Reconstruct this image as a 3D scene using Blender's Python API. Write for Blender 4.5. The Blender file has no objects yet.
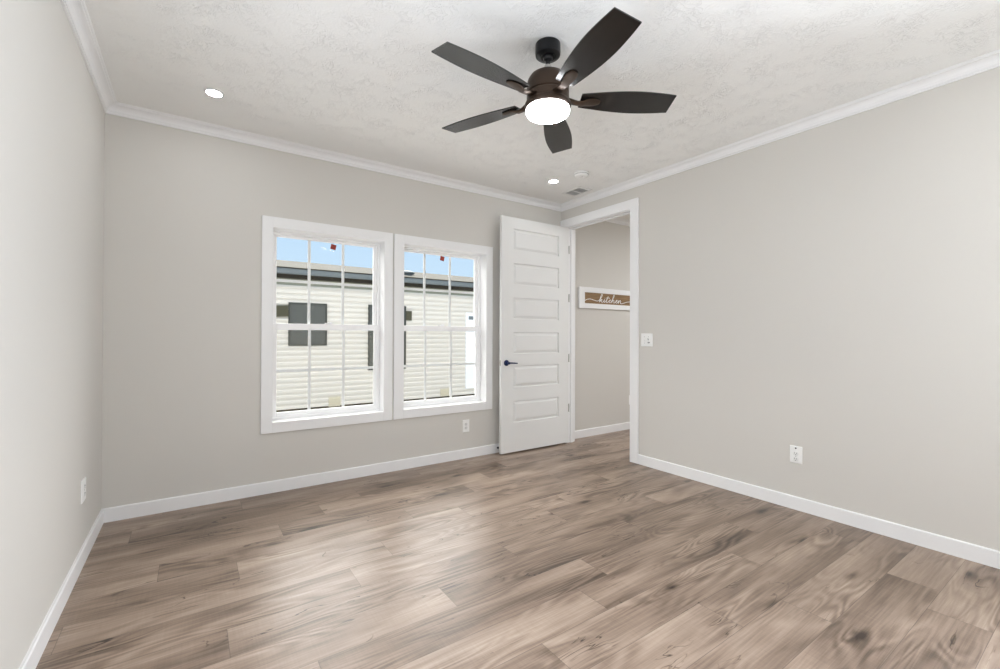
import bpy, bmesh, math, random
from mathutils import Vector, Matrix
random.seed(7)
SC = bpy.context.scene
COL = SC.collection

# ------------------------------------------------------------------ camera
F_PX, YAW, CY, PITCH, ROLL, CAM_H = 445.05, 0.6055, 332.39, 0.0062, 0.0035, 1.22
cam = bpy.data.cameras.new('camera'); camo = bpy.data.objects.new('camera', cam); COL.objects.link(camo)
cam.sensor_fit = 'HORIZONTAL'; cam.sensor_width = 36.0; cam.lens = F_PX / 1000 * 36
cam.shift_y = -(334.5 - CY) / 1000
cam.clip_start = 0.02; cam.clip_end = 300
s_, c_ = math.sin(YAW), math.cos(YAW)
Fv = Vector((s_*math.cos(PITCH), c_*math.cos(PITCH), math.sin(PITCH))); Rv = Vector((c_, -s_, 0)); Uv = Rv.cross(Fv)
R2 = math.cos(ROLL)*Rv + math.sin(ROLL)*Uv; U2 = -math.sin(ROLL)*Rv + math.cos(ROLL)*Uv
M = Matrix((R2, U2, -Fv)).transposed().to_4x4(); M.translation = Vector((0, 0, CAM_H))
camo.matrix_world = M
SC.camera = camo

# ------------------------------------------------------------------ colour management
SC.view_settings.view_transform = 'Standard'; SC.view_settings.look = 'None'
SC.view_settings.gamma = 1.0; SC.view_settings.use_curve_mapping = False
SC.view_settings.exposure = 0.06
SC.cycles.use_denoising = True
SC.cycles.max_bounces = 12; SC.cycles.diffuse_bounces = 8; SC.cycles.glossy_bounces = 4
SC.cycles.transparent_max_bounces = 16
SC.cycles.sample_clamp_indirect = 6.0
SC.cycles.caustics_reflective = False; SC.cycles.caustics_refractive = False

# ------------------------------------------------------------------ light levels
SKY_STR = 1.0
SKY_FILL = 8.5              # added bright bank of sky, out of view
SUN_STR = 2.1
DOWN_STR = 85.0        # recessed lights
FAN_STR = 34.0          # fan globe
HALL_STR = 1900.0
REAR_W = 9.0           # added fill lamp behind the camera

RIGHT_W, LEFT_W = 65.0, 24.5  # added fill lamps on the side walls, out of view

# ------------------------------------------------------------------ sky and sun
w = bpy.data.worlds.new('sky'); SC.world = w; w.use_nodes = True
nt = w.node_tree; nt.nodes.clear()
tc = nt.nodes.new('ShaderNodeTexCoord'); sp = nt.nodes.new('ShaderNodeSeparateXYZ')
rp = nt.nodes.new('ShaderNodeValToRGB'); bg = nt.nodes.new('ShaderNodeBackground'); ow = nt.nodes.new('ShaderNodeOutputWorld')
nt.links.new(tc.outputs['Generated'], sp.inputs[0]); nt.links.new(sp.outputs['Z'], rp.inputs[0])
rp.color_ramp.elements[0].position = 0.0; rp.color_ramp.elements[0].color = (0.66, 0.83, 0.98, 1)
rp.color_ramp.elements[1].position = 0.45; rp.color_ramp.elements[1].color = (0.42, 0.66, 0.96, 1)
# bright bank added above the visible sky, for floor sheen and window jambs
def wn(kind, **kw):
    n = nt.nodes.new(kind)
    for k, v in kw.items(): setattr(n, k, v)
    return n
def wrange(src, a, b):
    n = wn('ShaderNodeMapRange', interpolation_type='SMOOTHSTEP'); nt.links.new(src, n.inputs['Value'])
    n.inputs['From Min'].default_value = a; n.inputs['From Max'].default_value = b; return n.outputs[0]
def wmul(a, b):
    n = wn('ShaderNodeMath', operation='MULTIPLY'); nt.links.new(a, n.inputs[0])
    if isinstance(b, float): n.inputs[1].default_value = b
    else: nt.links.new(b, n.inputs[1])
    return n.outputs[0]
bank_noise = wn('ShaderNodeTexNoise'); bank_noise.inputs['Scale'].default_value = 3.0; bank_noise.inputs['Detail'].default_value = 3; nt.links.new(tc.outputs['Generated'], bank_noise.inputs[0])
cl = wmul(wmul(wrange(sp.outputs['Z'], .215, .30), wrange(sp.outputs['Y'], .15, .45)), wrange(bank_noise.outputs[0], .15, .50))
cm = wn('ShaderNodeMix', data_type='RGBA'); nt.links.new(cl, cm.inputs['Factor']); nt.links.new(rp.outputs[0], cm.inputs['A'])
cm.inputs['B'].default_value = (SKY_FILL, SKY_FILL*.985, SKY_FILL*.965, 1)
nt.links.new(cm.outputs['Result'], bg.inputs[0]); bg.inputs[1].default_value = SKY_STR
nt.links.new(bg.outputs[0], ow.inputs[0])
sl = bpy.data.lights.new('sun', 'SUN'); sun = bpy.data.objects.new('sun', sl); COL.objects.link(sun)
sl.energy = SUN_STR; sl.angle = 0.01; sl.color = (1.0, 0.96, 0.90)
SUN_DIR = Vector((-0.30, -0.50, 0.86)).normalized()     # towards the sun
sun.rotation_euler = SUN_DIR.to_track_quat('Z', 'Y').to_euler(); sun.location = (0, -4, 12)

al = bpy.data.lights.new('rear_fill', 'AREA'); alo = bpy.data.objects.new('rear_fill', al); COL.objects.link(alo)  # unseen fill lamp added to brighten the room from behind
al.shape = 'RECTANGLE'; al.size = 2.4; al.size_y = 1.0; al.energy = REAR_W; al.color = (.915, .99, 1.10)
alo.location = (.9, -.40, 1.30); alo.rotation_euler = (math.radians(122), 0, 0)
for nm, sx_, en, loc, rz in (('side_fill_right', .55, RIGHT_W, (3.48, -.14, 1.35), 90), ('side_fill_left', 1.3, LEFT_W, (-.45, 1.05, 1.35), -90)):  # unseen fill lamps added to brighten the opposite walls
    al = bpy.data.lights.new(nm, 'AREA'); alo = bpy.data.objects.new(nm, al); COL.objects.link(alo)
    al.shape = 'RECTANGLE'; al.size = sx_; al.size_y = 1.7; al.energy = en; al.color = (.915, .99, 1.10)
    al.spread = math.radians(112 if rz > 0 else 170)
    alo.location = loc; alo.rotation_euler = (math.radians(90), 0, math.radians(rz))

# ------------------------------------------------------------------ room numbers (metres)
D, XL, XR, H = 3.828, -0.473, 3.509, 2.715
YB = -0.45                 # rear wall, behind the camera
WT, IT = 0.16, 0.11        # outer wall, inner wall
HX, HY = 6.3, -0.45        # hall beyond the doorway
OPY0, OPY1, OPZ = 2.838, 3.722, 2.44
FAN = (1.494, 1.735)

# ------------------------------------------------------------------ helpers
def lin(r, g, b):
    f = lambda c: (c/255/12.92) if c/255 <= .04045 else ((c/255+.055)/1.055)**2.4
    return (f(r), f(g), f(b), 1)

def mat(name, color, rough=0.5, metal=0.0, spec=0.5, ior=1.45, emit=None, estr=0.0, coat=0.0):
    m = bpy.data.materials.new(name); m.use_nodes = True
    b = m.node_tree.nodes['Principled BSDF']
    b.inputs['Base Color'].default_value = color if len(color) == 4 else (*color, 1)
    b.inputs['Roughness'].default_value = rough; b.inputs['Metallic'].default_value = metal
    b.inputs['Specular IOR Level'].default_value = spec; b.inputs['IOR'].default_value = ior
    b.inputs['Coat Weight'].default_value = coat; b.inputs['Coat Roughness'].default_value = 0.08
    if emit:
        b.inputs['Emission Color'].default_value = (*emit, 1); b.inputs['Emission Strength'].default_value = estr
    return m

def node(m, kind, **kw):
    n = m.node_tree.nodes.new(kind)
    for k, v in kw.items(): setattr(n, k, v)
    return n

def math_n(m, op, a, b=None, c=None, clamp=False):
    n = node(m, 'ShaderNodeMath', operation=op); n.use_clamp = clamp
    for i, v in enumerate((a, b, c)):
        if v is None: continue
        if isinstance(v, (int, float)): n.inputs[i].default_value = v
        else: m.node_tree.links.new(v, n.inputs[i])
    return n.outputs[0]

def bump(m, hsock, strength=0.3, dist=0.002):
    b = node(m, 'ShaderNodeBump'); b.inputs['Strength'].default_value = strength; b.inputs['Distance'].default_value = dist
    m.node_tree.links.new(hsock, b.inputs['Height'])
    m.node_tree.links.new(b.outputs[0], m.node_tree.nodes['Principled BSDF'].inputs['Normal'])

def noise_fac(m, scale, detail=2.0, rough=.5, distort=0.0, coords='Object', sc=(1, 1, 1)):
    t = node(m, 'ShaderNodeTexCoord'); mp = node(m, 'ShaderNodeMapping'); mp.inputs['Scale'].default_value = sc
    n = node(m, 'ShaderNodeTexNoise')
    n.inputs['Scale'].default_value = scale; n.inputs['Detail'].default_value = detail
    n.inputs['Roughness'].default_value = rough; n.inputs['Distortion'].default_value = distort
    L = m.node_tree.links; L.new(t.outputs[coords], mp.inputs[0]); L.new(mp.outputs[0], n.inputs[0])
    return n.outputs[0]

def ramp(m, fac, stops):
    r = node(m, 'ShaderNodeValToRGB'); e = r.color_ramp.elements
    while len(e) < len(stops): e.new(0.5)
    for el, (p, c) in zip(e, stops): el.position = p; el.color = c if len(c) == 4 else (*c, 1)
    m.node_tree.links.new(fac, r.inputs[0]); return r.outputs[0]

def vary(m, fac, c0, c1):
    o = ramp(m, fac, [(0.3, c0), (0.7, c1)])
    m.node_tree.links.new(o, m.node_tree.nodes['Principled BSDF'].inputs['Base Color'])

def box(bm, x0, y0, z0, x1, y1, z1):
    x0, x1 = sorted((x0, x1)); y0, y1 = sorted((y0, y1)); z0, z1 = sorted((z0, z1))
    v = [bm.verts.new(p) for p in ((x0,y0,z0),(x1,y0,z0),(x1,y1,z0),(x0,y1,z0),(x0,y0,z1),(x1,y0,z1),(x1,y1,z1),(x0,y1,z1))]
    for f in ((0,3,2,1),(4,5,6,7),(0,1,5,4),(1,2,6,5),(2,3,7,6),(3,0,4,7)): bm.faces.new([v[i] for i in f])
    return v

def lathe(bm, prof, cx=0, cy=0, seg=48, mtx=None):
    """prof: list of (radius, z); closed with caps where radius > 0 at the ends"""
    rings = []
    for r, z in prof:
        if r < 1e-6:
            rings.append([bm.verts.new((cx, cy, z))])
        else:
            rings.append([bm.verts.new((cx + r*math.cos(2*math.pi*i/seg), cy + r*math.sin(2*math.pi*i/seg), z)) for i in range(seg)])
    for a, b in zip(rings, rings[1:]):
        if len(a) == 1 and len(b) == 1: continue
        for i in range(seg):
            j = (i+1) % seg
            if len(a) == 1: bm.faces.new((a[0], b[i], b[j]))
            elif len(b) == 1: bm.faces.new((a[i], a[j], b[0]))
            else: bm.faces.new((a[i], a[j], b[j], b[i]))
    if len(rings[0]) > 1: bm.faces.new(rings[0][::-1])
    if len(rings[-1]) > 1: bm.faces.new(rings[-1])
    if mtx is not None:
        for ring in rings:
            for v in ring: v.co = mtx @ v.co

def prism(bm, prof, f0, f1):
    """sweep a closed 2-D profile between two placing functions (handles mitres)"""
    a = [bm.verts.new(f0(*p)) for p in prof]; b = [bm.verts.new(f1(*p)) for p in prof]
    n = len(prof)
    for i in range(n): bm.faces.new((a[i], a[(i+1) % n], b[(i+1) % n], b[i]))
    bm.faces.new(a[::-1]); bm.faces.new(b)

def tube(bm, pts, r, seg=10, flat=1.0):
    pts = [Vector(p) for p in pts]; rings = []
    rr = r if isinstance(r, (list, tuple)) else [r]*len(pts)
    for i, p in enumerate(pts):
        d = (pts[min(i+1, len(pts)-1)] - pts[max(i-1, 0)]).normalized()
        up = Vector((0, 0, 1)) if abs(d.z) < .9 else Vector((0, 1, 0))
        a = d.cross(up).normalized(); b = a.cross(d).normalized()
        rings.append([bm.verts.new(p + rr[i]*(math.cos(2*math.pi*k/seg)*a + flat*math.sin(2*math.pi*k/seg)*b)) for k in range(seg)])
    for a, b in zip(rings, rings[1:]):
        for k in range(seg): bm.faces.new((a[k], a[(k+1) % seg], b[(k+1) % seg], b[k]))
    bm.faces.new(rings[0][::-1]); bm.faces.new(rings[-1])

def obj(name, bm, m, parent=None, bevel=0.0, smooth=False, kind=None, label=None, seg=2):
    bmesh.ops.recalc_face_normals(bm, faces=bm.faces)
    me = bpy.data.meshes.new(name)
    if parent is not None:
        t = parent.matrix_basis.translation.copy(); q = parent.parent
        while q is not None: t += q.matrix_basis.translation; q = q.parent
        bmesh.ops.translate(bm, verts=bm.verts, vec=-t)
    bm.to_mesh(me); bm.free()
    o = bpy.data.objects.new(name, me); COL.objects.link(o); me.materials.append(m)
    if parent is not None: o.parent = parent
    if bevel:
        b = o.modifiers.new('bevel', 'BEVEL'); b.width = bevel; b.segments = seg; b.limit_method = 'ANGLE'; b.angle_limit = math.radians(40)
        b.harden_normals = False
    if smooth:
        for p in me.polygons: p.use_smooth = True
        md = o.modifiers.new('split', 'EDGE_SPLIT'); md.split_angle = math.radians(38)
    if kind: o['kind'] = kind
    if label: o['label'] = label
    return o

def thing(name, loc, label=None, cat=None, group=None, kind=None):
    o = bpy.data.objects.new(name, None); COL.objects.link(o); o.location = loc; o.empty_display_size = .05
    if label: o['label'] = label
    if cat: o['category'] = cat
    if group: o['group'] = group
    if kind: o['kind'] = kind
    return o

def B(): return bmesh.new()

# ------------------------------------------------------------------ materials
WALL = mat('wall_paint', lin(209, 206, 200), rough=.75, spec=.25)
bump(WALL, noise_fac(WALL, 260, 3), .08, .0008)
CEIL = mat('ceiling_texture', lin(240, 240, 238), rough=.85, spec=.2)
def ceiling_bump(m):
    L = m.node_tree.links
    t = node(m, 'ShaderNodeTexCoord')
    big = node(m, 'ShaderNodeTexNoise'); big.inputs['Scale'].default_value = 7; big.inputs['Detail'].default_value = 2; L.new(t.outputs['Object'], big.inputs[0])
    n1 = node(m, 'ShaderNodeTexNoise'); n1.inputs['Scale'].default_value = 24; n1.inputs['Detail'].default_value = 4; n1.inputs['Distortion'].default_value = 1.6
    L.new(t.outputs['Object'], n1.inputs[0])
    ridge = math_n(m, 'ABSOLUTE', math_n(m, 'SUBTRACT', n1.outputs[0], .5))
    ridge = math_n(m, 'SUBTRACT', 1.0, math_n(m, 'MULTIPLY', ridge, 20.0), clamp=True)
    mask = math_n(m, 'MULTIPLY', math_n(m, 'SUBTRACT', big.outputs[0], .38), 3.0, clamp=True)
    ridge = math_n(m, 'MULTIPLY', ridge, mask)
    fine = node(m, 'ShaderNodeTexNoise'); fine.inputs['Scale'].default_value = 90; fine.inputs['Detail'].default_value = 2; L.new(t.outputs['Object'], fine.inputs[0])
    hgt = math_n(m, 'ADD', ridge, math_n(m, 'MULTIPLY', fine.outputs[0], .35))
    bump(m, hgt, .65, .0045)
ceiling_bump(CEIL)
TRIM = mat('white_trim_paint', lin(236, 236, 236), rough=.38, spec=.45)
DOORM = mat('white_door_paint', lin(226, 226, 224), rough=.42, spec=.45)
VINYL = mat('white_vinyl', lin(248, 248, 248), rough=.35, spec=.4)
PLATE = mat('white_plastic', lin(240, 240, 238), rough=.3)
GRILL = mat('white_enamel', lin(228, 228, 226), rough=.4)
DARKHOLE = mat('dark_slot', lin(40, 39, 38), rough=.7)
GREYPL = mat('grey_plastic', lin(150, 150, 150), rough=.5)
BLACK = mat('black_metal', lin(22, 22, 24), rough=.3, metal=.3)
NAVY = mat('blue_black_metal', lin(20, 34, 74), rough=.3, metal=.1)
STEEL = mat('brushed_nickel', lin(190, 188, 184), rough=.4, metal=.3)
BRONZE = mat('oil_rubbed_bronze', lin(60, 47, 37), rough=.42, metal=.55)
BLADE = mat('espresso_blade', lin(38, 32, 28), rough=.25, spec=.5, ior=1.6)
vary(BLADE, noise_fac(BLADE, 6, 3, sc=(1, 1, 1)), lin(12, 10, 9), lin(18, 15, 13))
LIT = mat('lit_lens', (1, .97, .92), emit=(.96, .985, 1.02), estr=DOWN_STR)
LITH = mat('lit_hall_lens', (1, .97, .92), emit=(.96, .985, 1.02), estr=HALL_STR)
GLOBE = mat('lit_globe', (1, .97, .92), emit=(.96, .985, 1.02), estr=FAN_STR)
RED = mat('red_sticker', lin(150, 50, 34), rough=.5)

def glass_mat():
    m = bpy.data.materials.new('window_glass'); m.use_nodes = True; n = m.node_tree; n.nodes.clear()
    o = n.nodes.new('ShaderNodeOutputMaterial'); mx = n.nodes.new('ShaderNodeMixShader'); tr = n.nodes.new('ShaderNodeBsdfTransparent')
    gl = n.nodes.new('ShaderNodeBsdfGlossy'); fr = n.nodes.new('ShaderNodeFresnel'); fr.inputs[0].default_value = 1.07
    gl.inputs['Roughness'].default_value = 0.02; tr.inputs[0].default_value = (.985, .99, .985, 1)
    n.links.new(fr.outputs[0], mx.inputs[0]); n.links.new(tr.outputs[0], mx.inputs[1]); n.links.new(gl.outputs[0], mx.inputs[2]); n.links.new(mx.outputs[0], o.inputs[0])
    return m
GLASS = glass_mat()
def screen_mat():
    m = bpy.data.materials.new('insect_screen_mesh'); m.use_nodes = True; n = m.node_tree; n.nodes.clear()
    o = n.nodes.new('ShaderNodeOutputMaterial'); mx = n.nodes.new('ShaderNodeMixShader'); tr = n.nodes.new('ShaderNodeBsdfTransparent')
    df = n.nodes.new('ShaderNodeBsdfDiffuse'); df.inputs[0].default_value = lin(150, 140, 115); mx.inputs[0].default_value = .05
    n.links.new(tr.outputs[0], mx.inputs[1]); n.links.new(df.outputs[0], mx.inputs[2]); n.links.new(mx.outputs[0], o.inputs[0])
    return m
SCREEN = screen_mat()

def floor_mat():
    m = mat('oak_laminate', lin(150, 132, 118), rough=.33, spec=.5)
    L = m.node_tree.links; b = m.node_tree.nodes['Principled BSDF']
    uv = node(m, 'ShaderNodeUVMap', uv_map='plank'); su = node(m, 'ShaderNodeSeparateXYZ'); L.new(uv.outputs[0], su.inputs[0])
    rn = node(m, 'ShaderNodeUVMap', uv_map='chance'); sr = node(m, 'ShaderNodeSeparateXYZ'); L.new(rn.outputs[0], sr.inputs[0])
    u, v = su.outputs[0], su.outputs[1]; r1, r2 = sr.outputs[0], sr.outputs[1]
    def coord(ku, kv, off):
        c = node(m, 'ShaderNodeCombineXYZ')
        L.new(math_n(m, 'MULTIPLY', math_n(m, 'ADD', u, math_n(m, 'MULTIPLY', r1, 31.7)), ku), c.inputs[0])
        L.new(math_n(m, 'MULTIPLY', math_n(m, 'ADD', v, math_n(m, 'MULTIPLY', r2, 17.3)), kv), c.inputs[1])
        c.inputs[2].default_value = off
        return c.outputs[0]
    def nz(co, detail=2, rough=.5, dist=0.0, scale=1.0):
        n = node(m, 'ShaderNodeTexNoise'); n.inputs['Scale'].default_value = scale; n.inputs['Detail'].default_value = detail
        n.inputs['Roughness'].default_value = rough; n.inputs['Distortion'].default_value = dist
        L.new(co, n.inputs[0]); return n.outputs[0]
    broad = nz(coord(1.3, 5.5, 0), 2, .5, .6)
    swirl = nz(coord(1.25, 8.0, 4), 1.2, .4, .5)
    swm = math_n(m, 'MULTIPLY', math_n(m, 'SUBTRACT', nz(coord(1.6, 4.0, 50), 1), .42), 5.0, clamp=True)
    rings = math_n(m, 'SINE', math_n(m, 'MULTIPLY', swirl, 70.0))
    rings = math_n(m, 'MULTIPLY_ADD', rings, .5, .5)
    fine = nz(coord(3.0, 80, 9), 4, .65, .3)
    cross = nz(coord(120, 8, 15), 1, .5, .0)
    # knots
    vo = node(m, 'ShaderNodeTexVoronoi'); vo.inputs['Scale'].default_value = 1.0; vo.inputs['Randomness'].default_value = 1.0
    wob = node(m, 'ShaderNodeVectorMath', operation='ADD')
    sw = node(m, 'ShaderNodeTexNoise'); sw.inputs['Scale'].default_value = 9; L.new(coord(1, 3, 2), sw.inputs[0])
    sc = node(m, 'ShaderNodeVectorMath', operation='SCALE'); sc.inputs['Scale'].default_value = .16; L.new(sw.outputs['Color'], sc.inputs[0])
    L.new(coord(1.9, 5.2, 20), wob.inputs[0]); L.new(sc.outputs[0], wob.inputs[1]); L.new(wob.outputs[0], vo.inputs[0])
    knot = math_n(m, 'SUBTRACT', 1.0, math_n(m, 'MULTIPLY', vo.outputs['Distance'], 4.2), clamp=True)
    knot = math_n(m, 'POWER', knot, 2.2)
    # thin dark checks
    ck = nz(coord(2.2, 13, 30), 3, .55, .8)
    ck = math_n(m, 'SUBTRACT', 1.0, math_n(m, 'MULTIPLY', math_n(m, 'ABSOLUTE', math_n(m, 'SUBTRACT', ck, .5)), 75.0), clamp=True)
    ckm = math_n(m, 'MULTIPLY', math_n(m, 'SUBTRACT', nz(coord(2.4, 6.0, 40), 1), .57), 9.0, clamp=True)
    ck = math_n(m, 'MULTIPLY', ck, ckm)
    val = math_n(m, 'MULTIPLY', math_n(m, 'SUBTRACT', broad, .5), .95)
    val = math_n(m, 'ADD', val, .575)
    val = math_n(m, 'ADD', val, math_n(m, 'MULTIPLY', math_n(m, 'MULTIPLY', math_n(m, 'SUBTRACT', rings, .5), swm), .27))
    val = math_n(m, 'SUBTRACT', val, math_n(m, 'MULTIPLY', swm, .07))
    val = math_n(m, 'ADD', val, math_n(m, 'MULTIPLY', math_n(m, 'SUBTRACT', fine, .5), .65))
    val = math_n(m, 'ADD', val, math_n(m, 'MULTIPLY', math_n(m, 'SUBTRACT', cross, .5), .10))
    val = math_n(m, 'ADD', val, math_n(m, 'MULTIPLY', math_n(m, 'SUBTRACT', r1, .5), .20))
    val = math_n(m, 'SUBTRACT', val, math_n(m, 'MULTIPLY', knot, .75))
    val = math_n(m, 'SUBTRACT', val, math_n(m, 'MULTIPLY', ck, .62), clamp=True)
    col = ramp(m, val, [(0.0, lin(56, 45, 38)), (.28, lin(103, 87, 74)), (.55, lin(141, 122, 107)), (.80, lin(168, 149, 133)), (1.0, lin(187, 170, 154))])
    # seams
    W_, L_ = .2007, 1.355
    e = math_n(m, 'MINIMUM', math_n(m, 'MINIMUM', v, math_n(m, 'SUBTRACT', W_, v)), math_n(m, 'MINIMUM', u, math_n(m, 'SUBTRACT', L_, u)))
    seam = math_n(m, 'SUBTRACT', 1.0, math_n(m, 'MULTIPLY', e, 520.0), clamp=True)
    mx = node(m, 'ShaderNodeMix', data_type='RGBA'); L.new(math_n(m, 'MULTIPLY', seam, .62), mx.inputs['Factor']); L.new(col, mx.inputs['A'])
    mx.inputs['B'].default_value = lin(58, 48, 42); L.new(mx.outputs['Result'], b.inputs['Base Color'])
    rg = math_n(m, 'MULTIPLY_ADD', fine, .10, .29); L.new(rg, b.inputs['Roughness'])
    h = math_n(m, 'SUBTRACT', math_n(m, 'MULTIPLY', fine, .25), seam)
    bump(m, h, .25, .0012)
    b.inputs['IOR'].default_value = 1.44
    return m
FLOORM = floor_mat()

# ------------------------------------------------------------------ floor: planks with the joints of the photograph
def build_floor():
    bm = B(); uvp = bm.loops.layers.uv.new('plank'); uvc = bm.loops.layers.uv.new('chance')
    W_, L_, Y0 = .2007, 1.355, .555
    jx = {15: .298, 14: 1.058, 13: .75, 12: .464, 11: 1.222, 10: .204, 9: .923, 8: .683, 7: .127, 6: .989, 5: 1.75, 4: 1.533,
          3: 1.146, 2: 1.907, 1: 2.25, 0: 2.953, -1: 2.722, -2: .9, -3: .2, -4: 1.2, -5: .6, 16: 1.2}
    x0, x1, y0, y1 = XL - .1, HX + .1, YB - .1, D + .05
    rng = random.Random(11)
    k = math.floor((y0 - Y0)/W_)
    while Y0 + k*W_ < y1:
        ya, yb = Y0 + k*W_, Y0 + (k+1)*W_
        j = jx.get(k, .5); n = math.floor((x0 - j)/L_)
        while j + n*L_ < x1:
            xa = j + n*L_; xb = xa + L_
            cx0, cx1, cy0, cy1 = max(xa, x0), min(xb, x1), max(ya, y0), min(yb, y1)
            a, b_ = rng.random(), rng.random()
            if cx1 > cx0 and cy1 > cy0:
                vs = [bm.verts.new((x, y, 0)) for x, y in ((cx0, cy0), (cx1, cy0), (cx1, cy1), (cx0, cy1))]
                f = bm.faces.new(vs)
                for lp in f.loops:
                    lp[uvp].uv = (lp.vert.co.x - xa, lp.vert.co.y - ya); lp[uvc].uv = (a, b_)
            n += 1
        k += 1
    bmesh.ops.remove_doubles(bm, verts=bm.verts, dist=1e-5)
    box(bm, x0, y0, -.06, x1, y1, -.004)
    o = obj('floor', bm, FLOORM, kind='structure'); return o
build_floor()

# ------------------------------------------------------------------ ceiling and walls
bm = B(); box(bm, XL-.16, YB-.16, H, HX+.16, D+WT, H+.12); obj('ceiling', bm, CEIL, kind='structure')
WIN = [(0.512, 1.394), (1.580, 2.468)]; WZ0, WZ1 = 0.541, 2.045; LN = .012
bm = B()
xs = [XL-.16, WIN[0][0]-LN, WIN[0][1]+LN, WIN[1][0]-LN, WIN[1][1]+LN, HX+.16]
for i in range(5):
    if i in (1, 3):
        box(bm, xs[i], D, 0, xs[i+1], D+WT, WZ0-LN); box(bm, xs[i], D, WZ1+LN, xs[i+1], D+WT, H)
    else:
        box(bm, xs[i], D, 0, xs[i+1], D+WT, H)
obj('wall_back', bm, WALL, kind='structure')
bm = B(); box(bm, XL-.16, YB-.16, 0, XL, D, H); obj('wall_left', bm, WALL, kind='structure')
bm = B(); JT = .02
box(bm, XR, YB, 0, XR+IT, OPY0-JT, H); box(bm, XR, OPY1+JT, 0, XR+IT, D, H); box(bm, XR, OPY0-JT, OPZ+JT, XR+IT, OPY1+JT, H)
obj('wall_right', bm, WALL, kind='structure')
bm = B(); box(bm, XL, YB-.16, 0, HX, YB, H); obj('wall_rear', bm, WALL, kind='structure')
bm = B(); box(bm, HX, YB-.16, 0, HX+.16, D, H); obj('wall_hall', bm, WALL, kind='structure')

# ------------------------------------------------------------------ baseboards and crown
BH, BT = .091, .013
bprof = [(0, 0), (BT, 0), (BT, BH-.006), (BT-.004, BH), (0, BH)]
def run(name, prof, p0, p1, nrm, m0, m1, zbase=0, m=TRIM):
    """prof (out, z) swept from p0 to p1; nrm points into the room; m0/m1: mitre sign at the ends"""
    bm = B(); p0, p1, n = Vector((*p0, 0)), Vector((*p1, 0)), Vector((*nrm, 0)); d = (p1-p0).normalized()
    prism(bm, prof, lambda o, z: p0 + n*o + d*o*m0 + Vector((0, 0, zbase+z)), lambda o, z: p1 + n*o - d*o*m1 + Vector((0, 0, zbase+z)))
    return obj(name, bm, m, kind='structure')
run('baseboard_back', bprof, (XL, D), (XR, D), (0, -1), 1, 0)
run('baseboard_left', bprof, (XL, YB), (XL, D), (1, 0), 1, 1)
run('baseboard_right', bprof, (XR, YB), (XR, OPY0-.006-.093), (-1, 0), 1, 0)
run('baseboard_rear', bprof, (XL, YB), (XR, YB), (0, 1), 1, 1)
run('baseboard_hall', bprof, (XR+IT, D), (HX, D), (0, -1), 0, 0)
CP, CZ = .066, -.064
cprof = [(0, 0), (0, CZ), (.009, CZ), (.0105, CZ+.006), (.0075, CZ+.009), (.0075, CZ+.013), (.013, CZ+.013), (.0145, CZ+.018)]
for i in range(7):   # cove
    a = i/6*math.pi/2; cprof.append((.0165 + .036*(1-math.cos(a)), CZ+.020 + .032*math.sin(a)))
cprof += [(.0555, CZ+.053), (.056, CZ+.057), (.062, CZ+.058), (CP, CZ+.061), (CP, 0)]
run('trim_1', cprof, (XL, D), (XR, D), (0, -1), 1, 1, H)
run('trim_2', cprof, (XL, YB), (XL, D), (1, 0), 1, 1, H)
run('trim_3', cprof, (XR, YB), (XR, D), (-1, 0), 1, 1, H)
run('trim_4', cprof, (XL, YB), (XR, YB), (0, 1), 1, 1, H)
run('trim_5', cprof, (XR+IT, D), (HX, D), (0, -1), 1, 1, H)
run('trim_6', cprof, (XR+IT, YB), (XR+IT, D), (1, 0), 1, 1, H)

# ------------------------------------------------------------------ door casing and jamb
CW, CT = .093, .018
fr = thing('trim_7', (XR, OPY0, 0), kind='structure', label='white door frame around the open doorway')
bm = B(); box(bm, XR-CT, OPY0-.006-CW, 0, XR, OPY0-.006, OPZ+.008+CW); obj('casing', bm, TRIM, fr, .002)
bm = B(); box(bm, XR-CT, OPY0-.006, OPZ+.008, XR, D-.001, OPZ+.008+CW); obj('casing', bm, TRIM, fr, .002)
bm = B(); box(bm, XR-CT, OPY1+.006, 0, XR, D-.0145, OPZ+.008); obj('casing', bm, TRIM, fr, .002)
bm = B()
box(bm, XR+.0005, OPY0-JT, 0, XR+IT, OPY0, OPZ+JT); box(bm, XR+.0005, OPY1, 0, XR+IT, OPY1+JT, OPZ+JT); box(bm, XR+.0005, OPY0, OPZ, XR+IT, OPY1, OPZ+JT)
obj('jamb', bm, TRIM, fr, .001)
bm = B()
box(bm, XR+.045, OPY0, 0, XR+.08, OPY0+.011, OPZ); box(bm, XR+.045, OPY1-.011, 0, XR+.08, OPY1, OPZ); box(bm, XR+.045, OPY0+.011, OPZ-.011, XR+.08, OPY1-.011, OPZ)
obj('door_stop', bm, TRIM, fr, .001)
bm = B()
box(bm, XR+IT, OPY0-.006-CW, 0, XR+IT+CT, OPY0-.006, OPZ+.008+CW); box(bm, XR+IT, OPY0-.006, OPZ+.008, XR+IT+CT, D-.001, OPZ+.008+CW); box(bm, XR+IT, OPY1+.006, 0, XR+IT+CT, D-.0145, OPZ+.008)
obj('casing', bm, TRIM, fr, .002)

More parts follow.
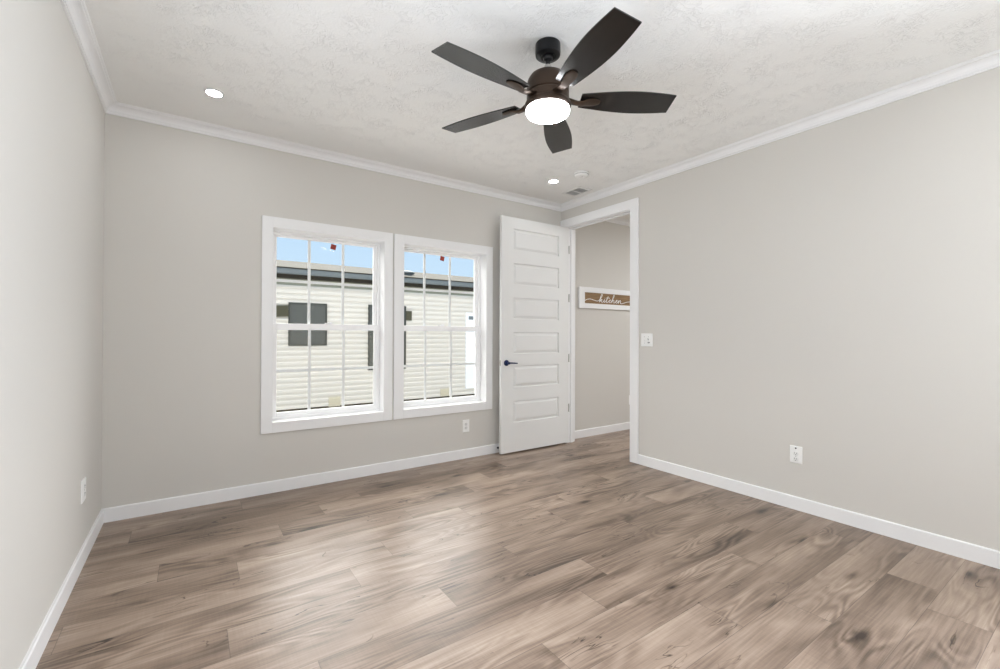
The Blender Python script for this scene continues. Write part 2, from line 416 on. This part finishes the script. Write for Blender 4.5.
# ------------------------------------------------------------------ the open six-panel door
DX0, DX1, DY, DTH, DZ0, DZ1 = 2.572, 3.494, 3.690, .035, .018, 2.436
door = thing('door_1', (DX1, DY, 0), kind='structure', label='open white six-panel door leaning back towards the window wall')
def slab():
    bm = B(); px0, px1 = 2.722, 3.348; ph = .222
    tops = [2.320, 1.965, 1.609, 1.250, .903, .540]
    zs = sorted([DZ0, DZ1] + tops + [t-ph for t in tops]); zs = [round(z, 4) for z in zs]
    for face, sgn in ((DY, 1), (DY+DTH, -1)):
        xs = [DX0, px0, px1, DX1]
        for i in range(3):
            for k in range(len(zs)-1):
                z0, z1 = zs[k], zs[k+1]
                if i == 1 and any(abs(z1-t) < 1e-3 for t in tops):
                    # recessed frame, raised field
                    def rect(ins, dep): return [Vector((px0+ins, face+sgn*dep, z0+ins)), Vector((px1-ins, face+sgn*dep, z0+ins)), Vector((px1-ins, face+sgn*dep, z1-ins)), Vector((px0+ins, face+sgn*dep, z1-ins))]
                    lv = [rect(0, 0), rect(.003, .014), rect(.011, .014), rect(.026, .006), rect(.035, .0015)]
                    vv = [[bm.verts.new(p) for p in r] for r in lv]
                    for a, b in zip(vv, vv[1:]):
                        for q in range(4): bm.faces.new((a[q], a[(q+1) % 4], b[(q+1) % 4], b[q]))
                    bm.faces.new(vv[-1])
                else:
                    bm.faces.new([bm.verts.new(p) for p in ((xs[i], face, z0), (xs[i+1], face, z0), (xs[i+1], face, z1), (xs[i], face, z1))])
    y0, y1 = DY, DY+DTH
    for a, b in (((DX0, y0), (DX0, y1)), ((DX1, y0), (DX1, y1))):
        for k in range(len(zs)-1):
            bm.faces.new([bm.verts.new(p) for p in ((*a, zs[k]), (*b, zs[k]), (*b, zs[k+1]), (*a, zs[k+1]))])
    for z in (DZ0, DZ1):
        for i in range(3):
            bm.faces.new([bm.verts.new(p) for p in ((xs[i], y0, z), (xs[i+1], y0, z), (xs[i+1], y1, z), (xs[i], y1, z))])
    bmesh.ops.remove_doubles(bm, verts=bm.verts, dist=1e-5)
    return bm
slabo = obj('door_panel', slab(), DOORM, door)
for z in (2.185, 1.64, .965, .406):
    bm = B(); tube(bm, [(DX1+.004, DY-.004, z-.045), (DX1+.004, DY-.004, z+.045)], .006, 10)
    box(bm, DX1-.002, DY-.0015, z-.045, DX1+.006, DY+.02, z+.045)
    obj('hinge', bm, STEEL, door)
hx, hz = 2.634, .937
Rx = Matrix.Rotation(math.pi/2, 4, 'X')
def handle(side):
    bm = B(); y = DY if side < 0 else DY+DTH; s = side
    T = Matrix.Translation((hx, y, hz)) @ (Rx if side < 0 else Matrix.Rotation(-math.pi/2, 4, 'X'))
    lathe(bm, [(.031, -.0005), (.031, .005), (.028, .009), (.014, .011), (.0115, .016), (.0115, .042), (.013, .046), (.013, .052), (.009, .055), (0, .055)], seg=32, mtx=T)
    yy = y + s*.047
    tube(bm, [(hx-.004, yy, hz), (hx+.02, yy, hz+.001), (hx+.06, yy, hz-.001), (hx+.100, yy+(-s)*.003, hz-.004), (hx+.112, yy+(-s)*.008, hz-.005)], [.0095, .0085, .0075, .007, .006], 14)
    return obj('lever_handle', bm, NAVY, door, smooth=True, label='dark blue-black lever handle')
handle(-1); handle(1)
bm = B(); box(bm, DX0-.0015, DY+.005, hz-.028, DX0+.0005, DY+DTH-.005, hz+.028); box(bm, DX0-.008, DY+.011, hz-.009, DX0, DY+DTH-.011, hz+.009)
obj('latch', bm, STEEL, door, .0005)
# spring stop on the baseboard
t = thing('doorstop', (2.55, D-BT, .05), 'small dark doorstop on the baseboard behind the open door', 'doorstop')
bm = B(); lathe(bm, [(.011, 0), (.011, .004), (.005, .006), (.005, .058), (.010, .060), (.010, .074), (.006, .078), (0, .078)], seg=20, mtx=Matrix.Translation((2.596, D-BT, .052)) @ Rx)
obj('stop_post', bm, BLACK, t, smooth=True)
t.location = (2.618, D-BT, .052)
for ch in t.children:
    ch.data.transform(Matrix.Translation((2.55-2.596, 0, .05-.052)))

# ------------------------------------------------------------------ windows
def window(n, x0, x1, mx):
    root = thing('window_%d' % n, (x0, D, WZ0), kind='structure', label='white double-hung window with grid bars, %s of the pair' % ('left' if n == 1 else 'right'))
    cw = .0785 if n == 1 else .083
    ox0, ox1 = (0.434, 1.4725) if n == 1 else (1.4865, 2.545)
    oz0, oz1 = .4613, 2.127
    y0, y1 = D-.018, D
    for nm, bx in (('casing', (ox0, y0, oz0, x0, y1, oz1)), ('casing', (x1, y0, oz0, ox1, y1, oz1)), ('casing', (x0, y0, WZ1, x1, y1, oz1)), ('casing', (x0, y0, oz0, x1, y1, WZ0))):
        bm = B(); box(bm, *bx); obj(nm, bm, TRIM, root, .0015)
    bm = B()
    box(bm, x0-LN, D, WZ0-LN, x0, D+.10, WZ1+LN); box(bm, x1, D, WZ0-LN, x1+LN, D+.10, WZ1+LN)
    box(bm, x0, D, WZ1, x1, D+.10, WZ1+LN); box(bm, x0, D, WZ0-LN, x1, D+.10, WZ0)
    obj('jamb_liner', bm, TRIM, root)
    # vinyl frame
    f = .016; ya, yb = D+.10, D+.165
    bm = B()
    box(bm, x0-LN, ya, WZ0-LN, x0+f, yb, WZ1+LN); box(bm, x1-f, ya, WZ0-LN, x1+LN, yb, WZ1+LN)
    box(bm, x0+f, ya, WZ1-f, x1-f, yb, WZ1+LN); box(bm, x0+f, ya, WZ0-LN, x1-f, yb, WZ0+f)
    obj('window_frame', bm, VINYL, root, .002)
    gx0, gx1 = x0+.045, x1-.047
    zm0, zm1 = 1.256, 1.308
    def sash(name, sx0, sx1, sz0, sz1, gz0, gz1, y, label=None):
        t = .024
        bm = B()
        box(bm, sx0, y, sz0, gx0, y+t, sz1); box(bm, gx1, y, sz0, sx1, y+t, sz1)
        box(bm, gx0, y, sz0, gx1, y+t, gz0); box(bm, gx0, y, gz1, gx1, y+t, sz1)
        s = obj(name, bm, VINYL, root, .003)
        bm = B(); box(bm, gx0-.004, y+.010, gz0-.004, gx1+.004, y+.014, gz1+.004)
        g = obj('glass_pane', bm, GLASS, s)
        # bars between the panes: one grid
        bm = B(); bw = .0115; zc = (gz0+gz1)/2
        for m_ in mx: box(bm, m_-bw, y+.0155, gz0, m_+bw, y+.0215, gz1)
        box(bm, gx0, y+.0160, zc-bw, gx1, y+.0210, zc+bw)
        obj('grid_bars', bm, VINYL, s, .001)
        return s
    sl_ = sash('lower_sash', x0+f, x1-f, WZ0+f, zm1, .594, zm0, D+.107)
    su_ = sash('upper_sash', x0+f, x1-f, zm0+.004, WZ1-f, zm1, 2.008, D+.136)
    bm = B(); cx = (x0+x1)/2
    box(bm, cx-.03, D+.098, zm1, cx+.03, D+.122, zm1+.008); box(bm, cx-.008, D+.096, zm1+.008, cx+.022, D+.112, zm1+.016)
    obj('sash_lock', bm, VINYL, sl_, .002)
    bm = B(); box(bm, gx0-.01, D+.1625, .56, gx1+.01, D+.1632, zm0+.01); obj('insect_screen', bm, SCREEN, root)
    # red-brown sticker on the upper glass
    stx, stz = (0.999, 1.975) if n == 1 else (2.047, 1.981)
    bm = B(); box(bm, -.022, -.0006, -.022, .022, .0006, .022)
    bmesh.ops.transform(bm, verts=bm.verts, matrix=Matrix.Translation((stx, D+.1455, stz)) @ Matrix.Rotation(math.radians(12), 4, 'Y'))
    obj('window_sticker', bm, RED, su_, label='small tilted red-brown square sticker')
    return root
window(1, *WIN[0], (.806, 1.083))
window(2, *WIN[1], (1.858, 2.138))

# ------------------------------------------------------------------ ceiling fan
fx, fy = FAN
fan = thing('ceiling_fan', (fx, fy, H), 'dark bronze five-blade ceiling fan with a round lit white globe', 'ceiling fan')
bm = B(); lathe(bm, [(.058, H), (.064, H-.004), (.065, H-.045), (.063, H-.060), (.056, H-.066), (.036, H-.067), (.030, H-.060), (0, H-.060)], fx, fy)
obj('canopy', bm, BLACK, fan, smooth=True)
bm = B(); lathe(bm, [(0, H-.055), (.016, H-.058), (.026, H-.070), (.022, H-.083), (.012, H-.088), (.0115, 2.60), (.0, 2.60)], fx, fy, 32)
obj('downrod', bm, BLACK, fan, smooth=True)
bm = B(); lathe(bm, [(.0, 2.604), (.017, 2.604), (.019, 2.588), (.028, 2.572), (.036, 2.564), (.036, 2.556), (0, 2.556)], fx, fy, 32)
obj('coupling', bm, STEEL, fan, smooth=True, label='grey metal coupling')
bm = B(); lathe(bm, [(0, 2.566), (.045, 2.565), (.070, 2.558), (.090, 2.545), (.103, 2.524), (.108, 2.498), (.108, 2.458), (.104, 2.455), (.104, 2.450), (.108, 2.447),
                     (.108, 2.412), (0, 2.412)], fx, fy, 64)
obj('motor_housing', bm, BRONZE, fan, smooth=True)
bm = B(); lathe(bm, [(0, 2.4115), (.110, 2.4115), (.117, 2.404), (.119, 2.394), (.117, 2.384), (.113, 2.378), (0, 2.378)], fx, fy, 64)
obj('light_ring', bm, BRONZE, fan, smooth=True)
bm = B(); prof = [(0, 2.377), (.110, 2.377), (.111, 2.371)]
for i in range(8):
    a = i/7*math.pi/2; prof.append((.089 + .022*math.cos(a), 2.366 - .018*math.sin(a)))
prof += [(.05, 2.346), (0, 2.345)]
lathe(bm, prof, fx, fy, 64); obj('globe', bm, GLOBE, fan, smooth=True, label='glowing round white globe')

def blade_mesh(M_, R_):
    bm = B(); n = 26; th = .0055
    r0, r1 = .168, .650
    edge = []
    def hw(t, side):
        base = .048 + (.079-.048)*math.sin(min(1, t/.62)*math.pi/2)**1.0
        if t > .62: base = .079 - (.079-.0635)*((t-.62)/.38)**1.6
        return base
    top, bot = [], []
    for i in range(n+1):
        t = i/n
        for side in (-1, 1):
            r = r0 + (r1 - r0)*t
            # tip corner cut: the (+) side a touch longer
            r += 0.0 if i < n else 0.0
            a = hw(t, side)*side
            top.append(bm.verts.new(M_ @ Vector((r, a, th/2)))); bot.append(bm.verts.new(M_ @ Vector((r, a, -th/2))))
    for i in range(n):
        a, b, c, d = 2*i, 2*i+1, 2*i+3, 2*i+2
        bm.faces.new((top[a], top[d], top[c], top[b])); bm.faces.new((bot[a], bot[b], bot[c], bot[d]))
        bm.faces.new((top[a], bot[a], bot[d], top[d])); bm.faces.new((top[b], top[c], bot[c], bot[b]))
    bm.faces.new((top[0], top[1], bot[1], bot[0])); bm.faces.new((top[-2], bot[-2], bot[-1], top[-1]))
    return bm
def iron_mesh(Mf, Mb):
    """curved arm: from the housing (frame Mf, untilted) to a pad under the blade (frame Mb, tilted)"""
    bm = B()
    secs = []
    stations = [(.100, -.006, .030, .011, 0), (.125, -.010, .024, .011, 0), (.150, -.016, .019, .010, .3), (.178, -.018, .020, .009, .7), (.205, -.0105, .026, .0075, 1), (.235, -.0085, .027, .006, 1), (.262, -.0075, .020, .005, 1), (.272, -.0072, .010, .0045, 1)]
    for r, z, hw_, th, k in stations:
        ring = []
        for (sy, sz) in ((-1, 1), (1, 1), (1.0, -.1), (.55, -1), (-.55, -1), (-1.0, -.1)):
            p = Vector((r, sy*hw_, z + sz*th/2)); ring.append(bm.verts.new(((1-k)*(Mf @ p) + k*(Mb @ p))))
        secs.append(ring)
    for a, b in zip(secs, secs[1:]):
        for q in range(6): bm.faces.new((a[q], a[(q+1) % 6], b[(q+1) % 6], b[q]))
    bm.faces.new(secs[0][::-1]); bm.faces.new(secs[-1])
    return bm
for i in range(5):
    ang = math.radians(40.9 + 72*i)
    Mf = Matrix.Translation((fx, fy, 2.430)) @ Matrix.Rotation(ang, 4, 'Z')
    Mb = Mf @ Matrix.Rotation(math.radians(-10.4), 4, 'X')
    bl = obj('blade', blade_mesh(Mb, None), BLADE, fan)
    ir = obj('blade_iron', iron_mesh(Mf, Mb), BRONZE, bl, .0015, smooth=True)

# ------------------------------------------------------------------ recessed lights, smoke alarm, vent
DL = [((0.103, 3.267), 'round recessed downlight in the ceiling near the left wall, over the left window'),
      ((2.871, 3.245), 'round recessed downlight in the ceiling near the open door')]
def downlight(x, y, label, m=LIT):
    r = thing('recessed_light', (x, y, H), label, 'ceiling light', 'recessed lights in the ceiling')
    bm = B(); lathe(bm, [(.041, H-.0005), (.055, H-.0005), (.055, H-.003), (.051, H-.006), (.042, H-.0065), (.041, H-.004)], x, y, 48)
    bm.faces.ensure_lookup_table()
    obj('trim_ring', bm, GRILL, r, smooth=True)
    bm = B(); lathe(bm, [(0, H-.0065), (.034, H-.0072), (.0405, H-.0062), (.0405, H-.0008), (0, H-.0008)], x, y, 48)
    obj('lens', bm, m, r, smooth=True)
for (x, y), lb in DL: downlight(x, y, lb)
for (x, y), lb in (((0.12, .16), 'round recessed downlight in the ceiling by the rear left corner'), ((2.92, .16), 'round recessed downlight in the ceiling by the rear right corner')):
    downlight(x, y, lb)
downlight(5.3, 2.2, 'round recessed downlight in the ceiling of the room beyond the doorway', LITH)
downlight(5.3, 0.4, 'round recessed downlight in the ceiling deep in the room beyond the doorway', LITH)

sx, sy = 2.940, 2.937
sm = thing('smoke_alarm', (sx, sy, H), 'round white smoke alarm on the ceiling between downlight and vent', 'smoke alarm')
bm = B(); lathe(bm, [(.070, H-.0005), (.070, H-.008), (.0, H-.008)], sx, sy, 48); obj('base_plate', bm, PLATE, sm, smooth=True)
bm = B(); lathe(bm, [(.060, H-.0085), (.064, H-.012), (.064, H-.022), (.057, H-.032), (.045, H-.036), (.020, H-.037), (.018, H-.034), (0, H-.034)], sx, sy, 48); obj('alarm_cover', bm, PLATE, sm, smooth=True)
bm = B()
for i in range(28):
    a = 2*math.pi*i/28; T = Matrix.Translation((sx, sy, H-.018)) @ Matrix.Rotation(a, 4, 'Z')
    v = box(bm, .0632, -.004, -.003, .0647, .004, .003)
    for q in v: q.co = T @ q.co
obj('sensor_slots', bm, GREYPL, sm)
bm = B(); lathe(bm, [(.012, H-.0335), (.012, H-.039), (0, H-.0395)], sx+.0, sy, 24); obj('test_button', bm, GRILL, sm, smooth=True)

vx0, vx1, vy0, vy1 = 3.185, 3.365, 3.205, 3.475
ve = thing('ceiling_vent', ((vx0+vx1)/2, (vy0+vy1)/2, H), 'white rectangular ceiling vent grille near the corner above the door', 'vent')
bm = B(); e = .020; z0, z1 = H-.007, H-.0005
box(bm, vx0, vy0, z0, vx0+e, vy1, z1); box(bm, vx1-e, vy0, z0, vx1, vy1, z1)
box(bm, vx0+e, vy0, z0, vx1-e, vy0+e+.014, z1); box(bm, vx0+e, vy1-e-.014, z0, vx1-e, vy1, z1); box(bm, vx0+e, (vy0+vy1)/2-.006, z0, vx1-e, (vy0+vy1)/2+.006, z1)
obj('vent_frame', bm, GRILL, ve, .001)
bm = B(); box(bm, vx0+e, vy0+e, H-.002, vx1-e, vy1-e, H-.0006); obj('duct_opening', bm, GREYPL, ve)
bm = B()
for k in range(9):
    xx = vx0+e+.008+k*.0155
    for ya, yb in ((vy0+e+.014, (vy0+vy1)/2-.006), ((vy0+vy1)/2+.006, vy1-e-.014)):
        v = box(bm, xx, ya, H-.0065, xx+.0085, yb, H-.0052)
        v2 = [q for q in v if q.co.x > xx+.004]
        for q in v2: q.co.z += .0025
obj('louvres', bm, GRILL, ve)

# ------------------------------------------------------------------ wall plates
def plate_local(bm, w_, h_, th=.0055):
    """bevelled plate in the local frame: x across, z up, y out of the wall (towards -y)"""
    e = .003
    a = [bm.verts.new(p) for p in ((-w_/2, 0, -h_/2), (w_/2, 0, -h_/2), (w_/2, 0, h_/2), (-w_/2, 0, h_/2))]
    b = [bm.verts.new(p) for p in ((-w_/2, -th*.5, -h_/2), (w_/2, -th*.5, -h_/2), (w_/2, -th*.5, h_/2), (-w_/2, -th*.5, h_/2))]
    c = [bm.verts.new(p) for p in ((-w_/2+e, -th, -h_/2+e), (w_/2-e, -th, -h_/2+e), (w_/2-e, -th, h_/2-e), (-w_/2+e, -th, h_/2-e))]
    for p, q in ((a, b), (b, c)):
        for i in range(4): bm.faces.new((p[i], p[(i+1) % 4], q[(i+1) % 4], q[i]))
    bm.faces.new(c); bm.faces.new(a[::-1])
def wall_plate(name, loc, face, label, cat, build, w_, h_, th=.0055, group=None):
    """face: 'back' (on y=D), 'right' (on x=XR), 'left' (on x=XL)"""
    rot = {'back': 0, 'right': -math.pi/2, 'left': math.pi/2}[face]
    r = thing(name, loc, label, cat, group); r.rotation_euler = (0, 0, rot)
    def add(nm, bm, m, parent=None, bevel=0, smooth=False, lb=None):
        o = obj(nm, bm, m, None, bevel, smooth, label=lb); o.parent = parent or r; return o
    bm = B(); plate_local(bm, w_, h_, th); p = add('cover_plate', bm, PLATE)
    build(add, p, th)
    return r
def duplex(add, p, th):
    for dz in (.0195, -.0195):
        bm = B(); T = Matrix.Translation((0, -th, dz)) @ Rx
        lathe(bm, [(.0172, -.001), (.0172, .0012), (.0160, .0020), (0, .0020)], seg=28, mtx=T)
        for v in bm.verts: v.co.z = dz + max(-.0138, min(.0138, v.co.z-dz))
        s = add('socket', bm, GRILL, None, 0, True)
        bm = B(); y = -th-.0026
        box(bm, -.0075, y, dz-.001, -.0053, y+.0015, dz+.0085); box(bm, .0053, y, dz-.001, .0075, y+.0015, dz+.007)
        lathe(bm, [(.0026, 0), (.0026, .001), (0, .001)], seg=12, mtx=Matrix.Translation((0, y+.0010, dz-.0075)) @ Rx)
        add('socket_slots', bm, DARKHOLE, s)
    bm = B(); lathe(bm, [(.003, -.0005), (.003, .0008), (.002, .0014), (0, .0014)], seg=14, mtx=Matrix.Translation((0, -th, 0)) @ Rx); add('screw', bm, GREYPL, None, 0, True)
def duplex_hole(add, p, th):
    def sub(nm, bm, *a, **k):
        for v in bm.verts: v.co.z -= .012
        return add(nm, bm, *a, **k)
    duplex(sub, p, th)
    bm = B(); lathe(bm, [(.0055, -.0005), (.0055, .0010), (.004, .0022), (0, .0022)], seg=20, mtx=Matrix.Translation((0, -th, .045)) @ Rx); add('coax_jack', bm, DARKHOLE, None, 0, True, 'dark round jack at the top of the plate')
def switches(add, p, th):
    for cx_ in (-.023, .023):
        bm = B(); box(bm, cx_-.0062, -th-.0012, -.0125, cx_+.0062, -th+.0005, .0125); s = add('switch_frame', bm, GRILL, None, .0006)
        bm = B(); v = box(bm, cx_-.0045, -th-.010, -.001, cx_+.0045, -th, .008)
        for q in v:
            if q.co.y < -th-.005: q.co.z += .006
        add('toggle', bm, GREYPL if cx_ > 0 else PLATE, s, .0008)
        for dz in (.030, -.030):
            bm = B(); lathe(bm, [(.003, -.0005), (.003, .0008), (.002, .0014), (0, .0014)], seg=14, mtx=Matrix.Translation((cx_, -th, dz)) @ Rx); add('screw', bm, GREYPL, None, 0, True)
    bm = B(); box(bm, .013, -th-.0012, -.030, .037, -th+.0005, -.018); add('indicator', bm, GREYPL, None, .0005)
wall_plate('wall_outlet', (XR, 1.394, .386), 'right', 'white outlet plate low on the right wall with a dark round jack at its top', 'outlet', duplex_hole, .078, .119, .007)
wall_plate('wall_outlet', (2.241, D, .318), 'back', 'white outlet plate low on the back wall under the right window', 'outlet', duplex, .076, .122)
wall_plate('wall_outlet', (XL, 3.218, .386), 'left', 'white outlet plate low on the left wall beside the corner', 'outlet', duplex, .095, .119, .007)
wall_plate('wall_outlet', (4.742, D, .378), 'back', 'white outlet plate beyond the doorway, almost hidden by the door frame', 'outlet', duplex, .076, .119)
wall_plate('light_switch', (XR, 2.648, 1.180), 'right', 'white double switch plate on the right wall beside the doorway', 'light switch', switches, .124, .121, .006)

# ------------------------------------------------------------------ kitchen sign
SX0, SX1, SZ0, SZ1 = 3.778, 4.96, 1.548, 1.802
IX0, IX1, IZ0, IZ1 = 3.868, 4.87, 1.608, 1.740
WOODS = mat('sign_wood', lin(176, 138, 92), rough=.6)
vary(WOODS, noise_fac(WOODS, 6, 3, sc=(1, 1, 14)), lin(122, 94, 62), lin(150, 120, 84))
sg = thing('kitchen_sign', ((SX0+SX1)/2, D, SZ0), 'long white-framed wooden sign lettered kitchen on the wall beyond the doorway', 'sign')
bm = B(); y0, y1 = D-.026, D-.0005
box(bm, SX0, y0, SZ0, IX0, y1, SZ1); box(bm, IX1, y0, SZ0, SX1, y1, SZ1); box(bm, IX0, y0, SZ0, IX1, y1, IZ0); box(bm, IX0, y0, IZ1, IX1, y1, SZ1)
obj('sign_frame', bm, TRIM, sg, .002)
bm = B(); box(bm, IX0-.001, D-.016, IZ0-.001, IX1+.001, D-.004, IZ1+.001); obj('sign_board', bm, WOODS, sg)
def crom(pts, n=7):
    out = []; P = [pts[0]] + list(pts) + [pts[-1]]
    for i in range(1, len(P)-2):
        for k in range(n):
            t = k/n; q = []
            for a in (0, 1):
                p0, p1, p2, p3 = P[i-1][a], P[i][a], P[i+1][a], P[i+2][a]
                q.append(.5*((2*p1)+(-p0+p2)*t+(2*p0-5*p1+4*p2-p3)*t*t+(-p0+3*p1-3*p2+p3)*t**3))
            out.append(tuple(q))
    out.append(tuple(pts[-1])); return out
# handwriting strokes, unit = x-height; one flowing line plus the crossings
S = [
 [(-4.1, .25), (-3.5, .7), (-2.7, .85), (-1.8, .6), (-.9, .35), (-.35, .45), (.15, 1.3), (.45, 2.35), (.32, 2.75), (.12, 2.4), (.02, 1.2), (0, 0), (.12, .6), (.45, 1.0), (.62, .75), (.35, .5), (.2, .48), (.5, .25), (.72, .0), (.95, .1),
  (1.15, .5), (1.3, 1.0), (1.28, .5), (1.35, .02), (1.6, .15), (1.95, 1.0), (2.2, 2.1), (2.02, 1.0), (2.0, .15), (2.2, .0), (2.5, .3),
  (2.8, .85), (3.1, 1.0), (3.2, .8), (2.95, .95), (2.75, .5), (2.9, .03), (3.25, .15), (3.6, .9), (3.95, 2.3), (3.88, 2.75), (3.68, 2.3), (3.6, 1.0), (3.55, 0), (3.7, .7), (4.0, 1.0), (4.15, .7), (4.12, .15), (4.3, .0), (4.6, .3),
  (4.95, .7), (5.1, .95), (4.92, 1.05), (4.72, .6), (4.85, .05), (5.2, .1), (5.5, .7), (5.62, 1.0), (5.62, .4), (5.6, 0), (5.75, .7), (6.05, 1.0), (6.2, .7), (6.2, .1), (6.45, -.1), (7.0, .05), (7.9, .5), (8.9, .75), (9.9, .65), (11.0, .35), (11.6, .5)],
 [(1.65, 1.55), (2.1, 1.62), (2.75, 1.58)],
 [(1.33, 1.45), (1.36, 1.5)],
]
bm = B(); us = .0365; ox, oz = 4.126, 1.631
for st in S:
    pts = [(ox + x*.062, D-.0185, oz + z*us + .18*z*0) for x, z in [(a + .16*b, b) for a, b in crom(st)]]
    pts = [(max(IX0+.004, min(IX1-.004, p[0])), p[1], p[2]) for p in pts]
    tube(bm, pts, .0036, 6)
obj('lettering', bm, VINYL, sg, smooth=True, label='white handwritten word kitchen')

# ------------------------------------------------------------------ outside: ground and neighbouring house
NY = 11.0
GR = mat('pale_gravel', lin(205, 198, 186), rough=.9)
vary(GR, noise_fac(GR, 40, 4), lin(222, 216, 206), lin(236, 232, 224))
bm = B(); box(bm, -30, D+WT+.02, -.95, 40, NY+12, -.75); obj('ground', bm, GR, kind='structure')
SID = mat('vinyl_siding', lin(217, 209, 198), rough=.55)
ROOF = mat('shingle_roof', lin(160, 152, 136), rough=.9)
vary(ROOF, noise_fac(ROOF, 3, 3, sc=(1, 8, 8)), lin(70, 66, 54), lin(98, 92, 78))
FASC = mat('slate_fascia', lin(112, 118, 120), rough=.5)
SOFF = mat('soffit_vinyl', lin(70, 66, 58), rough=.7)
EAVE_SHADE = mat('siding_eave_shade', lin(142, 141, 124), rough=.6)  # siding darkened, eave shade put into the colour
DKGL = mat('dark_window_glass', lin(66, 70, 68), rough=.12, spec=.6)
DKFR = mat('dark_window_frame', lin(62, 62, 56), rough=.5)
SLAT = mat('dark_slats', lin(84, 80, 62), rough=.8)
WDOOR = mat('white_house_door', lin(240, 241, 244), rough=.4)
BEIGE = mat('beige_vent', lin(206, 196, 172), rough=.6)
SKIRT = mat('dark_skirting', lin(50, 44, 34), rough=.9)
nb = thing('neighbouring_house', (4, NY, -.75), 'cream horizontal-sided house with a grey roof seen through both windows', 'building')
NX0, NX1 = -9.0, 20.0
bm = B(); prof = []; ch = .125; z = -.47
prof.append((.05, -.47))
while z < 2.36:
    prof.append((-.024, z)); prof.append((-.021, z+.055)); prof.append((-.004, z+.062)); prof.append((-.001, z+ch-.001)); z += ch
prof += [(0, z), (.05, z)]
prism(bm, prof, lambda o, zz: Vector((NX0, NY+o, zz)), lambda o, zz: Vector((NX1, NY+o, zz)))
obj('siding', bm, SID, nb)
bm = B(); box(bm, NX0, NY-.016, 2.30, NX1, NY+.05, 2.50); obj('eave_shade_strip', bm, EAVE_SHADE, nb)  # darker strip painted as the shade under the eave
bm = B(); box(bm, NX0, NY-.10, 2.485, NX1, NY+.05, 2.50); box(bm, NX0, NY-.125, 2.485, NX1, NY-.10, 2.70); obj('soffit', bm, SKIRT, nb)
bm = B(); box(bm, NX0-.2, NY-.235, 2.690, NX1+.2, NY-.10, 2.708); obj('drip_edge', bm, SKIRT, nb)
bm = B(); prism(bm, [(-.126, 2.57), (-.19, 2.575), (-.205, 2.61), (-.215, 2.65), (-.22, 2.688), (-.126, 2.688)], lambda o, zz: Vector((NX0, NY+o, zz)), lambda o, zz: Vector((NX1, NY+o, zz)))
obj('gutter', bm, FASC, nb)
bm = B(); box(bm, NX0-.2, NY-.02, 2.50, NX1+.2, NY+.05, 2.72); obj('fascia_board', bm, DKFR, nb)
sl0 = .185
bm = B(); prism(bm, [(-.17, 2.722), (4.0, 2.722+4.17*sl0), (8.2, 2.722), (8.2, 2.70), (4.0, 2.70+4.17*sl0), (-.17, 2.706)], lambda o, zz: Vector((NX0-.3, NY+o, zz)), lambda o, zz: Vector((NX1+.3, NY+o, zz)))
obj('roof', bm, ROOF, nb)
bm = B(); box(bm, NX0, NY+.05, -.75, NX1, NY+8.0, 2.70); obj('house_body', bm, SKIRT, nb)
# roof vent
bm = B(); vx, vy = 5.02, NY+.9; vz = 2.722+(.9+.17)*sl0
lathe(bm, [(.16, vz-.06), (.16, vz+.03), (.21, vz+.035), (.21, vz+.07), (.10, vz+.12), (0, vz+.13)], vx, vy, 24); obj('roof_vent', bm, FASC, nb, smooth=True)
def nwin(x0, x1, z0, z1, meet=True):
    f = B(); e = .035; y0 = NY-.045
    for bx in ((x0, y0, z0, x0+e, NY+.02, z1), (x1-e, y0, z0, x1, NY+.02, z1), (x0+e, y0, z0, x1-e, NY+.02, z0+e), (x0+e, y0, z1-e, x1-e, NY+.02, z1)): box(f, *bx)
    if meet: box(f, x0+e, y0, (z0+z1)/2-.015, x1-e, NY+.02, (z0+z1)/2+.015)
    r = obj('window', f, DKFR, nb); g = B(); box(g, x0+e, NY-.034, z0+e, x1-e, NY-.028, z1-e); obj('pane', g, DKGL, r)
nwin(1.788, 2.62, .965, 1.945); nwin(3.607, 4.60, .335, 1.968)
def slat_panel(x0, x1, z0, z1, rotd):
    f = B(); cx_, cz_ = (x0+x1)/2, (z0+z1)/2; hw_, hh = (x1-x0)/2, (z1-z0)/2
    box(f, -hw_, -.004, -hh, hw_, .004, hh)
    n = 5
    for k in range(n):
        zz = -hh + (k+.12)*2*hh/n
        v = box(f, -hw_, -.022, zz, hw_, -.004, zz+1.6*hh/n)
    bmesh.ops.transform(f, verts=f.verts, matrix=Matrix.Translation((cx_, NY-.032, cz_)) @ Matrix.Rotation(math.radians(rotd), 4, 'Y'))
    obj('slatted_panel', f, SLAT, nb)
slat_panel(1.528, 1.782, 1.615, 1.87, -3); slat_panel(4.602, 4.757, 1.598, 1.846, 0)
# white door with trim
f = B(); 
for bx in ((6.41, NY-.035, -.27, 6.49, NY+.02, 1.86), (7.31, NY-.035, -.27, 7.39, NY+.02, 1.86), (6.49, NY-.035, 1.78, 7.31, NY+.02, 1.86)): box(f, *bx)
box(f, 6.41, NY-.05, -.30, 7.39, NY+.02, -.27)
dr = obj('door', f, WDOOR, nb)
f = B(); box(f, 6.49, NY-.032, -.27, 7.31, NY-.010, 1.78); obj('door_leaf', f, WDOOR, dr)
f = B(); box(f, 6.50, NY-.038, 1.66, 6.95, NY-.030, 1.76); obj('door_light', f, FASC, dr)
for x0, x1, z0, z1 in ((2.672, 2.94, -.49, -.265), (5.616, 5.88, -.464, -.266)):
    f = B(); box(f, x0, NY-.030, z0, x1, NY-.010, z1)
    for k in range(5): box(f, x0+.015, NY-.038, z0+.02+k*(z1-z0-.04)/5, x1-.015, NY-.030, z0+.035+k*(z1-z0-.04)/5)
    obj('wall_vent', f, BEIGE, nb)
f = B(); box(f, NX0, NY+.055, -.75, NX1, NY+.07, -.47); obj('skirting', f, SKIRT, nb)
